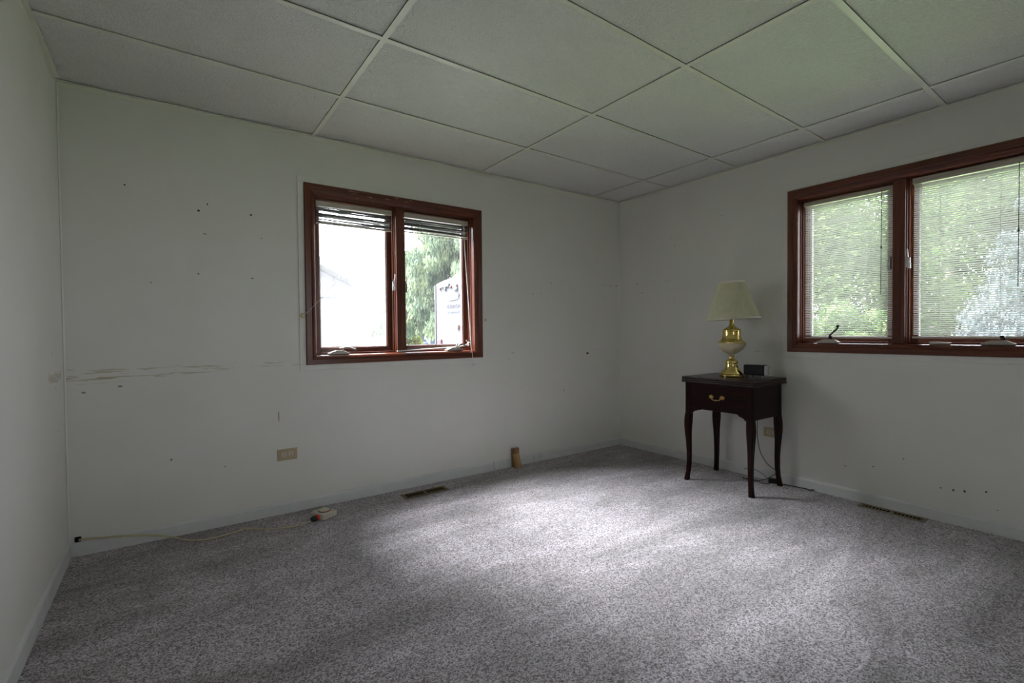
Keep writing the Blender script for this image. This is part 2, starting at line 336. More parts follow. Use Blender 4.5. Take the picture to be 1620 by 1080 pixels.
ML = Matrix.Translation((ROOM_L, FRONT, 0)) @ rotm(PI/2)
m = MB(); m.box(-0.2, 4.2, 0, .15, -.1, H+.15); tag(m.build('wall_left', M_WALL, M=ML), kind=ST)
MF = Matrix.Translation((0, FRONT, 0)) @ rotm(PI)
wall_with_hole('wall_front', -.2, 4.3, 2.2, 2.35, .35, 2.0, M_WALL, MF, .15)
w3 = empty('window_3', MF, 'narrow upright window added behind the viewer to brighten the back wall', None, None, ST)  # unseen window, added to let in daylight that lifts the back wall
m = MB()
for a in ((2.16, 2.205, .31, 2.04), (2.345, 2.39, .31, 2.04), (2.205, 2.345, .31, .36), (2.205, 2.345, 1.99, 2.04)): m.box(a[0], a[1], -.012, .0, a[2], a[3])
m.build('window_frame', M_TRIMW, w3, bevel=.002)
m = MB(); m.box(2.2, 2.35, .07, .075, .35, 2.0); m.build('window_glass', M_GLASS, w3)
# suspended ceiling: panels, tees, wall angle
T = 0.6096
XL = [-.3389-4*T-.0107, -.3389-2*T+.0065, -.3389]; YL_ = [-.5554, -.5554-T+.0009, -.5554-2*T+.0007, -.5554-3*T+.0093, -.5554-4*T, -.5554-5*T]
xs = [ROOM_L] + XL + [0.0]; ys = [0.07] + YL_ + [FRONT]
m = MB(); g = 0.0128
for i in range(4):
    for j in range(len(ys)-1):
        y1, y0 = ys[j], ys[j+1]
        yy1 = y1 if j == 0 else y1-g
        m.box(xs[i]+(g if i else -.02), xs[i+1]-(g if i < 3 else -.02), y0+g, yy1, H+.007, H+.02)
ceil = tag(m.build('ceiling', M_CEIL), kind=ST, label='suspended ceiling of large textured panels')
m = MB(); m.box(ROOM_L-.2, .2, FRONT-.2, .3, H+.16, H+.2); m.build('ceiling_deck', M_DARK, ceil)
m = MB()
for x in XL: m.box(x-.012, x+.012, FRONT, .07, H+.001, H+.0045)
for y in YL_:
    for i in range(4): m.box(xs[i]+(.012 if i else 0), xs[i+1]-(.012 if i < 3 else 0), y-.012, y+.012, H+.001, H+.0045)
m.build('ceiling_grid', M_TEE, ceil)
def trimbox(name, M, L0, L1, y0, y1, z0, z1, mat, bev=.003):
    m = MB(); m.box(L0, L1, y0, y1, z0, z1); return tag(m.build(name, mat, M=M, bevel=bev), kind=ST)
for i, (M, a, b) in enumerate(((FR_BACK, -4.0, -.02), (FR_RIGHT, 0.0, 4.0), (ML, 0.0, 4.0))):
    m = MB(); m.box(a, b, -.022, 0.003, H-.0015, H+.001); m.box(a, b, -.0015, .003, H-.022, H+.001)
    tag(m.build('trim_%d' % (i+1), M_TEE, M=M), kind=ST)
# corner beads
for i, (x, y) in enumerate(((ROOM_L+.004, .058), (-.004, -.004))):
    m = MB(); m.box(-.004, .004, -.004, .004, .07, H-.02); tag(m.build('trim_%d' % (i+4), M_LIP, M=Matrix.Translation((x, y, 0)) @ rotm(PI/4), bevel=.002), kind=ST)
# baseboards
def baseb(name, M, segs, h0=.07):
    m = MB()
    for a, b in segs:
        pr = [(0, -.01), (-.012, -.01), (-.012, h0-.012), (-.008, h0-.003), (-.004, h0), (0, h0)]
        m.prism(pr, lambda p, a=a: (a, p[0], p[1]), lambda p, b=b: (b, p[0], p[1]))
    return tag(m.build(name, M_TRIMW, M=M), kind=ST)
baseb('baseboard_back', FR_BACK, [(-3.96, -1.475), (-1.470, -1.075), (-1.069, -1.007), (-1.001, -.018)])
baseb('baseboard_right', FR_RIGHT, [(.012, 1.02), (1.023, 4.0)])
baseb('baseboard_left', ML, [(0.0, 4.035)], .08)

# ------------------------------------------------------------------ windows
def window(idx, M, z0, z1, iz0, iz1, mull, x1i, label, glassmats):
    W = 1.29; xi0 = .065
    root = empty('window_%d' % idx, M, label, None, None, ST)
    # painted lip around the casing
    m = MB(); e = .036
    for a in ((-e, W+e, z1, z1+e), (-e, W+e, z0-e, z0), (-e, 0, z0, z1), (W, W+e, z0, z1)): m.box(a[0], a[1], -.006, 0, a[2], a[3])
    m.build('painted_surround', M_LIP, root, bevel=.0015)
    # mitred casing boards
    wl, wr, wb, wt = xi0, W-x1i, iz0-z0, z1-iz1
    prof = [(0, 0), (0, -.014), (.06, -.019), (.52, -.019), (.58, -.016), (.62, -.019), (.72, -.018), (.86, -.013), (.96, -.006), (1.0, .004), (1.0, .02)]
    cor = [((0, z0), (wl, wb)), ((W, z0), (-wr, wb)), ((W, z1), (-wr, -wt)), ((0, z1), (wl, -wt))]
    for k in range(4):
        a, b = cor[k], cor[(k+1) % 4]; m = MB(); P = []
        for (c, d) in (a, b):
            for (p, q) in prof: P.append((c[0]+d[0]*p, q, c[1]+d[1]*p))
        n = len(prof)
        m.poly(P, [(i, i+1, n+i+1, n+i) for i in range(n-1)] + [tuple(range(n)), tuple(range(n, 2*n))])
        mat = (M_WV if k % 2 else M_WH) if not (k == 2 and idx == 1) else M_WHS
        m.build('casing', mat, root)
    # jamb frame lining the opening, with stops
    m = MB(); D = .15
    m.box(xi0-.02, xi0, .02, D, iz0-.02, iz1+.02); m.box(x1i, x1i+.02, .02, D, iz0-.02, iz1+.02)
    for (xx, s) in ((xi0, 1), (x1i, -1), (mull[0], -1), (mull[1], 1)):
        a, b = sorted((xx, xx+s*.012)); m.box(a, b, .055, .085, iz0, iz1)
        a, b = sorted((xx, xx+s*.005)); m.box(a, b, .035, .05, iz0, iz1)
    m.build('side_jamb', M_WV, root, bevel=.002)
    m = MB(); m.box(xi0-.02, x1i+.02, .02, D, iz1, iz1+.02); m.box(xi0, mull[0], .06, .085, iz1-.012, iz1); m.box(mull[1], x1i, .06, .085, iz1-.012, iz1)
    m.build('head_jamb', M_WH, root, bevel=.002)
    m = MB(); m.box(xi0-.02, x1i+.02, .004, D+.03, iz0-.03, iz0); m.box(xi0, mull[0], .06, .085, iz0, iz0+.012); m.box(mull[1], x1i, .06, .085, iz0, iz0+.012)
    m.build('window_sill', M_WH, root, bevel=.003)
    m = MB(); m.box(mull[0], mull[1], .012, D, iz0, iz1); m.build('mullion', M_WV, root, bevel=.003)
    # the sashes
    for k, (a, b) in enumerate(((xi0, mull[0]), (mull[1], x1i))):
        sh = MB(); s_, g0, g1 = .042, .088, .135
        a_, b_, c_, d_ = a+.002, b-.002, iz0+.002, iz1-.002
        sh.box(a_, a_+s_, g0, g1, c_, d_); sh.box(b_-s_, b_, g0, g1, c_, d_)
        so = sh.build('sash_stile', M_WV, root, bevel=.003)
        sh = MB(); sh.box(a_+s_, b_-s_, g0, g1, c_, c_+s_); sh.box(a_+s_, b_-s_, g0, g1, d_-s_, d_); sh.build('sash_rail', M_WH, root, bevel=.003)
        gl = MB(); gl.box(a_+s_-.004, b_-s_+.004, .110, .114, c_+s_-.004, d_-s_+.004); gl.build('glass_pane', glassmats[k], root)
        gs = MB()                                     # grey glazing bead
        for q in ((a_+s_, a_+s_+.006, c_+s_, d_-s_), (b_-s_-.006, b_-s_, c_+s_, d_-s_), (a_+s_, b_-s_, c_+s_, c_+s_+.006), (a_+s_, b_-s_, d_-s_-.006, d_-s_)):
            gs.box(q[0], q[1], .100, .110, q[2], q[3])
        gs.build('glazing_bead', M_SILVER, root)
    return root
def operator(root, x, zc, arm, w_=.13):
    """crank operator: wedge cover on the sill and folding arm"""
    m = MB(); h = w_/2
    m.prism([(-h, 0), (h, 0), (h, .006), (h*.45, .024), (-h*.35, .024), (-h, .008)], lambda p: (x+p[0], -.002, zc+p[1]), lambda p: (x+p[0], .05, zc+p[1]*.9))
    o = m.build('crank_operator', M_OPER, root, bevel=.002)
    if arm:
        m = MB(); m.lathe([(.009, 0), (.009, .02), (.006, .026)], 16, Matrix.Translation((x+.02, .012, zc+.02)))
        P = [(x+.02+a, b-.004, zc+.032+c) for a, b, c in arm]
        m.tube(P, .0055, 8, True); m.lathe([(.001, -.012), (.008, -.010), (.009, .008), (.004, .012)], 12, Matrix.Translation(P[-1]) @ Matrix.Rotation(PI/2, 4, 'X'))
        m.build('crank_arm', M_METAL if root.name == 'window_1' else M_BLACKM, o, smooth=True)
def latch(root, x, z, side):
    m = MB(); m.box(x-.004, x+.004, .004, .030, z-.04, z+.035)
    m.box(x-.004+side*.010, x+.004+side*.010, .010, .024, z-.045, z+.02); m.box(x+min(0, side*.012), x+max(0, side*.012), .008, .02, z-.02, z+.005)
    m.tube([(x+side*.004, .008, z+.02), (x+side*.004, -.006, z+.045), (x+side*.004, -.008, z+.07)], .004, 8)
    m.build('sash_latch', M_CHROME, root, bevel=.0015)
W1 = window(1, WIN1, .905, 2.043, .963, 1.978, (.604, .656), 1.218, 'left of the two windows, mahogany casing, blinds pulled up', (M_GLASSD, M_GLASS))
operator(W1, .205, .965, [(0, 0, 0), (-.02, -.01, .006), (.03, -.015, .012), (.075, -.012, -.002)])
operator(W1, 1.055, .965, [(0, 0, 0), (.02, -.012, .018), (.055, -.015, .004), (.09, -.01, .022)])
latch(W1, .590, 1.44, -1); latch(W1, .668, 1.43, 1)
W2 = window(2, WIN2, .944, 2.066, 1.006, 1.992, (.591, .652), 1.225, 'right of the two windows, mahogany casing, blinds let down', (M_GLASS, M_GLASS))
operator(W2, .245, 1.008, [(0, 0, 0), (-.004, -.004, .012), (.018, -.012, .036), (.045, -.016, .06), (.052, -.016, .078)])
operator(W2, 1.048, 1.008, [(0, 0, 0), (.006, -.01, .004), (.0, -.014, .01)])
m = MB(); m.prism([(-.044, 0), (.044, 0), (.044, .010), (-.044, .014)], lambda p: (.813+p[0], .0, 1.008+p[1]), lambda p: (.813+p[0], .045, 1.008+p[1])); m.build('track_cover', M_OPER, W2, bevel=.002)
latch(W2, .580, 1.50, -1); latch(W2, .664, 1.50, 1)

# ------------------------------------------------------------------ blinds
def slat_pts(m, x0, x1, y, z, tilt, wd=.0135, jit=None, camber=.0012):
    """one curved slat: 3 facets, tilt > 0 raises the room-side edge"""
    pr = [(-wd/2, -camber), (-wd/6, 0), (wd/6, 0), (wd/2, -camber)]
    ct, sn = math.cos(tilt), math.sin(tilt); P = []
    for x, dz in ((x0, 0 if jit is None else jit[0]), (x1, 0 if jit is None else jit[1])):
        for (p, q) in pr: P.append((x, y + p*ct + q*sn, z + dz - p*sn + q*ct))
    m.poly(P, [(i, i+1, 5+i, 4+i) for i in range(3)])
def blind(M, x0, x1, ztop, zrail, zbot, label, group=None, raised=False, seed=1, cords=(), wand=None, rail=M_RAIL, y=.045):
    rnd = random.Random(seed)
    root = empty('window_blind', M @ Matrix.Translation((0, 0, 0)), label, 'window blind', group)
    m = MB(); m.box(x0, x1, y-.016, y+.012, zrail, ztop); m.box(x0-.002, x1+.002, y-.019, y-.015, zrail+.004, zrail+.010); m.box(x0-.002, x1+.002, y-.019, y-.015, ztop-.010, ztop-.004)
    m.build('headrail', rail, root, bevel=.0012)
    m = MB(); zs = []
    if not raised:
        z = zrail-.008
        while z > zbot+.020: zs.append(z); z -= .0118
        for z in zs: slat_pts(m, x0+.003, x1-.003, y, z, math.radians(31)+rnd.uniform(-.05, .05), jit=(rnd.uniform(-.0006, .0006), rnd.uniform(-.0006, .0006)))
    else:
        z = zrail-.006; n = 0
        while z > zbot+.012:
            slat_pts(m, x0+.002+rnd.uniform(0, .008), x1-.002-rnd.uniform(0, .006), y+rnd.uniform(-.003, .003), z, rnd.uniform(-.35, .5), jit=(rnd.uniform(-.004, .004), rnd.uniform(-.006, .004)))
            n += 1; z -= rnd.choice([.0010, .0013, .0016, .0013, .0018, .0040]) if n % 12 else .0105
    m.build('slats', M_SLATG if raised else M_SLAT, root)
    m = MB(); m.box(x0, x1, y-.010, y+.010, zbot, zbot+(.012 if not raised else .007)); m.build('bottom_rail', rail, root, bevel=.002)
    for c in cords:
        m = MB()
        if not raised:
            for yy in (y-.0072, y+.0072): m.tube([(c, yy, zrail), (c, yy, zbot+.01)], .0007, 5, False)
        else:
            P = [(c+rnd.uniform(-.006, .006), y-.009+rnd.uniform(-.003, .002), zrail-(zrail-zbot)*k/7) for k in range(8)]; m.tube(P, .0016, 6)
            Q = [(c+rnd.uniform(-.010, .012), y-.012+rnd.uniform(-.003, .002), zrail-.02-(zrail-zbot-.03)*k/9) for k in range(10)]; m.tube(Q, .0012, 6)
        m.build('ladder_cord', M_CORD if not raised else M_METAL, root)
    if wand:
        m = MB(); m.tube([(wand, y-.018, zrail+.008), (wand, y-.022, wand_z(M, 1))], .0016, 8, False); m.lathe([(.001, -.008), (.0042, -.006), (.0042, .006), (.001, .008)], 10, Matrix.Translation((wand, y-.02, wand_z(M, 0))))
        m.build('tilt_wand', M_BLACKM, root)
    return root
def wand_z(M, k): return (1.60, 1.31)[k]
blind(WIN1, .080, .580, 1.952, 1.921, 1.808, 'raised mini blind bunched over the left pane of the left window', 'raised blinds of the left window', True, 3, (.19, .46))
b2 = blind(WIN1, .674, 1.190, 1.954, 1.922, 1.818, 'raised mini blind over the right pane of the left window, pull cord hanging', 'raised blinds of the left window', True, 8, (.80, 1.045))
m = MB(); m.tube([(1.150, .028, 1.93), (1.1505, .026, 1.845), (1.160, .026, 1.711), (1.171, .022, 1.517), (1.182, .016, 1.274), (1.182, .0, 1.079), (1.184, -.014, .991), (1.188, -.024, .933), (1.198, -.014, .852)], .0016, 6)
m.tube([(1.156, .028, 1.93), (1.158, .024, 1.80), (1.168, .022, 1.60), (1.176, .016, 1.40), (1.189, .010, 1.20), (1.187, -.002, 1.06), (1.181, -.016, .985)], .0014, 6)
m.lathe([(.001, -.008), (.0045, -.006), (.005, .004), (.002, .010)], 10, Matrix.Translation((1.198, -.014, .846)))
m.build('pull_cord', M_CORD, b2, smooth=True)
blind(WIN2, .090, .588, 1.970, 1.944, 1.037, 'lowered mini blind in the left pane of the right window', 'lowered blinds of the right window', False, 5, (.222, .463), .532)
b4 = blind(WIN2, .682, 1.205, 1.984, 1.948, 1.040, 'lowered mini blind in the right pane of the right window, by the photo edge', 'lowered blinds of the right window', False, 6, (.806, 1.050), 1.117)
for M, xx, z1_ in ((WIN2, .118, 1.30), (WIN2, .708, 1.28)): pass
for root in [o for o in COL.objects if o.name.startswith('window_blind') and 'lowered' in o['label']]:
    x = .120 if root is not b4 else .710; m = MB()
    m.tube([(x, .024, 1.945), (x+.002, .024, 1.5), (x, .024, 1.30)], .0013, 6); m.tube([(x+.012, .024, 1.945), (x+.013, .024, 1.5), (x+.014, .024, 1.06)], .0013, 6); m.build('pull_cord', M_CORD, root)
# loose white wand lying on the sill of window_1
m = MB(); m.tube([(.600, .012, .972), (.76, .012, .978), (.96, .012, .986)], .0045, 8); m.tube([(1.14, .012, .998), (1.176, .006, 1.004), (1.155, .010, 1.040)], .0035, 8)
m.tube([(.96, .012, .986), (1.14, .012, .998)], .0035, 8)
tag(m.build('blind_wand', M_CORD, M=WIN1, smooth=True), 'loose white rod lying along the sill of the left window', 'rod')
# round knob with string
kb = empty('cord_cleat', WIN1 @ Matrix.Translation((-.019, -.006, 1.214)), 'round cream knob on the wall at the left edge of the left window', 'knob')
m = MB(); m.lathe([(.006, 0), (.006, .008), (.014, .010), (.016, .016), (.012, .021), (.003, .023)], 20, Matrix.Rotation(PI/2, 4, 'X')); m.build('knob', plain('aged_cream_plastic', (0.55, 0.48, 0.30), .4), kb, smooth=True)
m = MB(); m.tube([(.01, -.018, .005), (.08, -.012, .075), (.19, .05, .19), (.284, .10, .289)], .0012, 6); m.build('string', M_CORD, kb)
m = MB(); m.lathe([(.004, 0), (.004, .01), (.009, .011), (.010, .018), (.004, .022)], 16, Matrix.Rotation(PI/2, 4, 'X'))
tag(m.build('wall_hook', bpy.data.materials['aged_cream_plastic'], M=WIN1 @ Matrix.Translation((1.312, -.005, 1.196)), smooth=True), 'small cream button hook on the wall just right of the left window casing', 'hook')
m = MB(); m.lathe([(.002, 0), (.002, .006), (.0045, .007), (.0045, .010)], 12, Matrix.Rotation(PI/2, 4, 'X'))
tag(m.build('wall_screw', M_METAL, M=WIN1 @ Matrix.Translation((1.205, -.006, .853))), 'small screw in the wall under the right end of the left window', 'screw')

# ------------------------------------------------------------------ outlets
def outlet(M, label):
    root = empty('wall_outlet', M, label, 'electrical outlet', 'duplex outlets low on the walls')
    m = MB(); m.box(-.057, .057, -.005, 0, -.035, .035); m.build('cover_plate', M_PLATE, root, bevel=.0025)
    for s in (-1, 1):
        m = MB(); pts = []
        for k in range(24):
            a = 2*PI*k/24; pts.append((max(-.0135, min(.0135, .0165*math.cos(a))), .0155*math.sin(a)))
        m.prism(pts, lambda p, s=s: (s*.0195+p[0], -.008, p[1]), lambda p, s=s: (s*.0195+p[0], -.004, p[1])); r_ = m.build('receptacle', M_RECEP, root, bevel=.0008)
        m = MB()
        for zz in (-.0065, .0065): m.box(s*.0195-.005, s*.0195+.004, -.0086, -.0075, zz-.0018, zz+.0018)
        m.lathe([(.0022, 0), (.0022, .001)], 10, Matrix.Translation((s*.0195+.0095, -.0078, 0)) @ Matrix.Rotation(PI/2, 4, 'X')); m.build('slot', M_DARK, r_)
    m = MB(); m.lathe([(.003, 0), (.0028, .0012)], 12, Matrix.Translation((0, -.005, 0)) @ Matrix.Rotation(PI/2, 4, 'X')); m.build('screw', M_METAL, root)
outlet(FR_BACK @ Matrix.Translation((-2.971, 0, .361)), 'tan duplex outlet on the back wall, low and left of the window')
outlet(FR_RIGHT @ Matrix.Translation((1.434, 0, .352)), 'tan duplex outlet on the right wall behind the dark table')

# ------------------------------------------------------------------ floor registers
def register(M, L, Wd, mat, label):
    root = empty('floor_register', M, label, 'floor vent', 'metal floor registers along the walls')
    m = MB(); b = .016; m.box(-L/2, L/2, -Wd/2, -Wd/2+b, 0, .006); m.box(-L/2, L/2, Wd/2-b, Wd/2, 0, .006)
    m.box(-L/2, -L/2+b*1.2, -Wd/2+b, Wd/2-b, 0, .006); m.box(L/2-b*1.2, L/2, -Wd/2+b, Wd/2-b, 0, .006); m.box(-.006, .006, -Wd/2+b, Wd/2-b, 0, .006)
    m.build('frame', mat, root, bevel=.002)
    m = MB(); n = 16
    for k in range(n):
        x = -L/2+b*1.2+(L-2.4*b)*(k+.5)/n
        if abs(x) > .008: m.box(x-.0013, x+.0013, -Wd/2+b, Wd/2-b, .001, .003)
    m.build('louvres', mat, root)
    m = MB(); m.box(-L/2+b, L/2-b, -Wd/2+b, Wd/2-b, .0003, .0012); m.build('duct_opening', M_DARK, root)
register(Matrix.Translation((-2.138, -.135, 0)) @ rotm(-.012), .325, .095, M_VENT, 'bronze floor register in the carpet below the left window')
register(Matrix.Translation((-.070, -2.163, 0)) @ rotm(PI/2), .325, .075, M_VENT2, 'brown floor register in the carpet by the right wall')

# ------------------------------------------------------------------ cabinet table
tb = empty('sewing_table', (-.27, -1.287, 0), 'small dark cherry side table with curved legs, brass pull and lamp on top', 'side table')
cx, cy_ = -.27, -1.287
x0, x1, y0, y1 = -.474-cx, -.068-cx, -1.536-cy_, -1.038-cy_
m = MB()                                                   # reeded folding top
tx0, tx1, ty0, ty1 = -.490-cx, -.040-cx, -1.556-cy_, -1.020-cy_
for (a, b, e) in ((.7235, .7350, .003), (.7360, .7490, 0), (.7500, .7645, -.001)): m.box(tx0-e*.5, tx1+e*.5, ty0-e*.5, ty1+e*.5, a, b)
m.build('table_top', M_TTOP, tb, bevel=.0045, seg=3)
m = MB(); ym = 0
pts = [(-1.060, .7235), (-1.060, .490), (-1.078, .492), (-1.091, .499), (-1.103, .512), (-1.118, .517), (-1.132, .521), (-1.140, .532), (-1.160, .534),
       (-1.414, .534), (-1.434, .532), (-1.442, .521), (-1.456, .517), (-1.471, .512), (-1.483, .499), (-1.496, .492), (-1.514, .490), (-1.514, .7235)]
m.prism(pts, lambda p: (x0+.004, p[0]-cy_, p[1]), lambda p: (x0+.022, p[0]-cy_, p[1])); fp = m.build('front_panel', M_TH, tb, bevel=.0015)
m = MB(); m.box(x0+.0385, x1-.0385, y0+.003, y0+.018, .500, .7235); m.build('side_panel', M_TX, tb)
m = MB(); m.box(x0+.0385, x1-.0385, y1-.018, y1-.003, .500, .7235); m.build('side_panel', M_TX, tb)
m = MB(); m.box(x1-.02, x1-.005, y0+.0385, y1-.0385, .500, .7235); m.build('back_panel', M_TH, tb)
LEG = [(.7225, 0, .040), (.60, 0, .040), (.50, .001, .041), (.47, .006, .044), (.43, .009, .045), (.39, .008, .042), (.34, .003, .036), (.27, -.004, .031), (.20, -.009, .028), (.13, -.009, .0265), (.07, -.004, .026), (.025, .004, .027), (.0, .009, .029)]
for sx_, sy_, X, Y in ((-1, -1, x0, y0), (-1, 1, x0, y1), (1, -1, x1, y0), (1, 1, x1, y1)):
    m = MB(); prev = None
    for (z, o_, s_) in LEG:
        ax, ay = X+sx_*o_*.75, Y+sy_*o_*.75
        ch = .15*s_
        q = [(0, ch), (0, s_), (s_, s_), (s_, 0), (ch, 0)]
        ring = [m.bm.verts.new((ax-sx_*a, ay-sy_*b, z)) for a, b in q]
        if prev:
            for k in range(5): m.bm.faces.new((prev[k], prev[(k+1) % 5], ring[(k+1) % 5], ring[k]))
        else: m.bm.faces.new(ring)
        prev = ring
    m.bm.faces.new(prev[::-1]); lg = m.build('leg', M_TV, tb, smooth=True)
# batwing pull
m = MB(); yc, zc, xf = -1.286-cy_, .632, x0+.004
wing = [(0, -.010), (.008, -.014), (.014, -.007), (.022, -.012), (.020, -.003), (.029, .000), (.019, .005), (.023, .013), (.013, .009), (.008, .016), (.002, .008), (-.007, .012), (-.005, .002), (-.012, -.002), (-.004, -.006)]
for s in (-1, 1):
    m.prism(wing, lambda p, s=s: (xf, yc+s*(.032+p[0]), zc+p[1]), lambda p, s=s: (xf-.003, yc+s*(.032+p[0]), zc+p[1]))
    m.lathe([(.006, 0), (.005, .008), (.002, .011)], 12, Matrix.Translation((xf-.002, yc+s*.034, zc)) @ Matrix.Rotation(-PI/2, 4, 'Y'))
m.tube([(xf-.008, yc-.034, zc), (xf-.014, yc-.028, zc-.014), (xf-.016, yc-.010, zc-.019), (xf-.016, yc+.010, zc-.019), (xf-.014, yc+.028, zc-.014), (xf-.008, yc+.034, zc)], .003, 8)
m.lathe([(.001, -.009), (.004, -.006), (.005, 0), (.004, .006), (.001, .009)], 10, Matrix.Translation((xf-.016, yc, zc-.019)) @ Matrix.Rotation(PI/2, 4, 'X'))
m.build('drawer_pull', M_BRASSD, fp, smooth=True)

# ------------------------------------------------------------------ lamp
lamp = empty('table_lamp', (-.268, -1.281, .765), 'brass and cream table lamp with tilted pleated shade, on the dark side table', 'table lamp')
m = MB(); m.lathe([(.001, .0), (.080, .0), (.082, .004), (.081, .014), (.077, .018), (.078, .022), (.072, .030), (.060, .045), (.050, .056), (.044, .067), (.041, .082), (.040, .096), (.0435, .100), (.044, .106), (.041, .112), (.033, .121), (.022, .127), (.018, .134), (.018, .146), (.021, .152)], 48)
m.build('lamp_base', M_BRASS, lamp, smooth=True)
m = MB(); m.lathe([(.0205, .152), (.021, .158), (.033, .167), (.056, .180), (.075, .197), (.087, .214), (.093, .230), (.093, .240), (.090, .243)], 48); m.build('bowl', M_CREAM, lamp, smooth=True)
m = MB(); m.lathe([(.092, .243), (.0935, .247), (.086, .252), (.074, .264), (.066, .278), (.061, .297), (.059, .315), (.059, .322), (.062, .326), (.062, .332), (.058, .339), (.048, .346), (.034, .354), (.022, .363), (.0165, .375), (.0152, .382), (.0152, .420), (.010, .424), (.006, .430), (.006, .60)], 48); m.build('brass_body', M_BRASS, lamp, smooth=True)
# shade: fine pleats, slightly askew
vd = (Vector((-.268, -1.281, 0)) - Vector((CAM.x, CAM.y, 0))).normalized()
tiltM = Matrix.Translation((-.002, -.003, .0)) @ Matrix.Translation((0, 0, .55)) @ Matrix.Rotation(-math.radians(2.9), 4, vd) @ Matrix.Translation((0, 0, -.55))
m = MB(); zb, zt, rb, rt = .412, .672, .180, .089
N = 260; rings = []
for k in range(9):
    f = k/8; rr = rb+(rt-rb)*f; ring = []
    for i in range(N):
        a = 2*PI*i/N; r_ = rr - (.0042*(rr/rb) if i % 2 else 0) - .004*math.sin(PI*f)*.4
        ring.append(m.bm.verts.new(tiltM @ Vector((r_*math.cos(a), r_*math.sin(a), zb+(zt-zb)*f))))
    rings.append(ring)
for a_, b_ in zip(rings, rings[1:]):
    for i in range(N): m.bm.faces.new((a_[i], a_[(i+1) % N], b_[(i+1) % N], b_[i]))
sh = m.build('lamp_shade', M_SHADE, lamp)
for r_, z in ((rb, zb), (rt, zt)):
    m = MB(); m.lathe([(r_-.003, z-.002), (r_+.0018, z-.002), (r_+.0012, z+.008), (r_-.003, z+.008)], 64, tiltM, closed=False)
    m.build('shade_binding', M_BINDING, sh, smooth=True)
m = MB(); m.lathe([(.012, .425), (.016, .44), (.016, .47)], 20); m.tube([(0, -.015, .43), (0, -.05, .50), (0, -.04, .62), (0, 0, .655), (0, .04, .62), (0, .05, .50), (0, .015, .43)], .0015, 6)
for k in range(3):
    a = k*2*PI/3; m.tube([(0, 0, .655), (.088*math.cos(a), .088*math.sin(a), .668)], .0014, 6, False)
m.build('harp', M_BRASSD, lamp)

# ------------------------------------------------------------------ small radio
RM = Matrix.Translation((-.215, -1.432, .765)) @ rotm(math.radians(-84)) 
rd = empty('clock_radio', RM, 'small black and silver radio on little feet beside the brass lamp', 'radio')
m = MB(); m.box(-.076, .064, -.034, .034, .018, .090); m.build('case', M_BLACK, rd, bevel=.006, seg=3)
m = MB(); m.box(.064, .070, -.035, .033, .021, .087); m.build('end_panel', M_SILVER, rd, bevel=.005, seg=3)
m = MB(); m.box(-.012, .036, -.012, .012, .088, .0915); m.build('button', M_PINK, rd, bevel=.001)
m = MB(); m.box(.045, .062, -.012, .006, .088, .0925); m.build('knob', M_BLACK, rd, bevel=.002)
for a, b in ((-.052, -.026), (-.034, .026), (.048, -.026), (.052, .026)):
    m = MB(); m.lathe([(.003, 0), (.003, .020)], 12, Matrix.Translation((a, b, 0))); m.build('foot', M_METAL if a > 0 else M_BLACK, rd)
m = MB(); m.tube([(.069, .0, .082), (.082, .0, .083), (.088, .0, .076), (.078, .0, .066), (.074, .0, .056), (.080, .0, .047), (.085, .0, .038), (.082, .0, .031), (.074, .0, .030)], .0011, 6); m.build('wire', M_RUBBER, rd)
m = MB(); m.tube([(-.060, -.030, .020), (-.070, -.040, .022), (-.068, -.044, .012), (-.055, -.042, .005), (-.040, -.040, .003)], .0028, 8); m.build('cable', M_RUBBER, rd)

# ------------------------------------------------------------------ cords under the table
m = MB(); m.tube([(-.16, -1.41, .50), (-.17, -1.416, .42), (-.19, -1.425, .35), (-.19, -1.447, .24), (-.18, -1.49, .165), (-.16, -1.54, .118), (-.165, -1.50, .07), (-.16, -1.42, .025), (-.13, -1.33, .006), (-.11, -1.28, .006), (-.12, -1.295, .005), (-.10, -1.36, .005), (-.13, -1.44, .005), (-.075, -1.47, .005)], .0026, 8)
m.tube([(-.15, -1.41, .50), (-.14, -1.36, .47), (-.15, -1.365, .44), (-.16, -1.40, .42)], .0018, 6)
tag(m.build('lamp_cord', M_RUBBER, smooth=True), 'thin black cord hanging under the dark table and looping on the carpet', 'cord')
pc = empty('power_adapter', Matrix.Translation((-.052, -1.470, .015)) @ rotm(math.radians(-70)), 'black power adapter with cord lying on the carpet by the baseboard', 'power adapter')
m = MB(); m.box(-.03, .03, -.017, .017, -.015, .017); m.build('adapter_body', M_RUBBER, pc, bevel=.003)
pi_ = pc.matrix_world.inverted()
m = MB(); m.tube([pi_ @ Vector(p) for p in ((-.045, -1.495, .010), (-.050, -1.54, .008), (-.034, -1.59, .006), (-.024, -1.64, .005), (-.022, -1.675, .006), (-.030, -1.70, .006), (-.035, -1.715, .010), (-.026, -1.725, .012), (-.020, -1.712, .008), (-.027, -1.70, .005))], .0034, 8); m.build('cable', M_RUBBER, pc, smooth=True)
m = MB(); m.tube([pi_ @ Vector(p) for p in ((-.065, -1.445, .016), (-.075, -1.41, .05), (-.090, -1.37, .075), (-.11, -1.33, .083), (-.115, -1.30, .078), (-.11, -1.29, .07))], .0018, 8); m.build('thin_wire', M_RUBBER, pc, smooth=True)

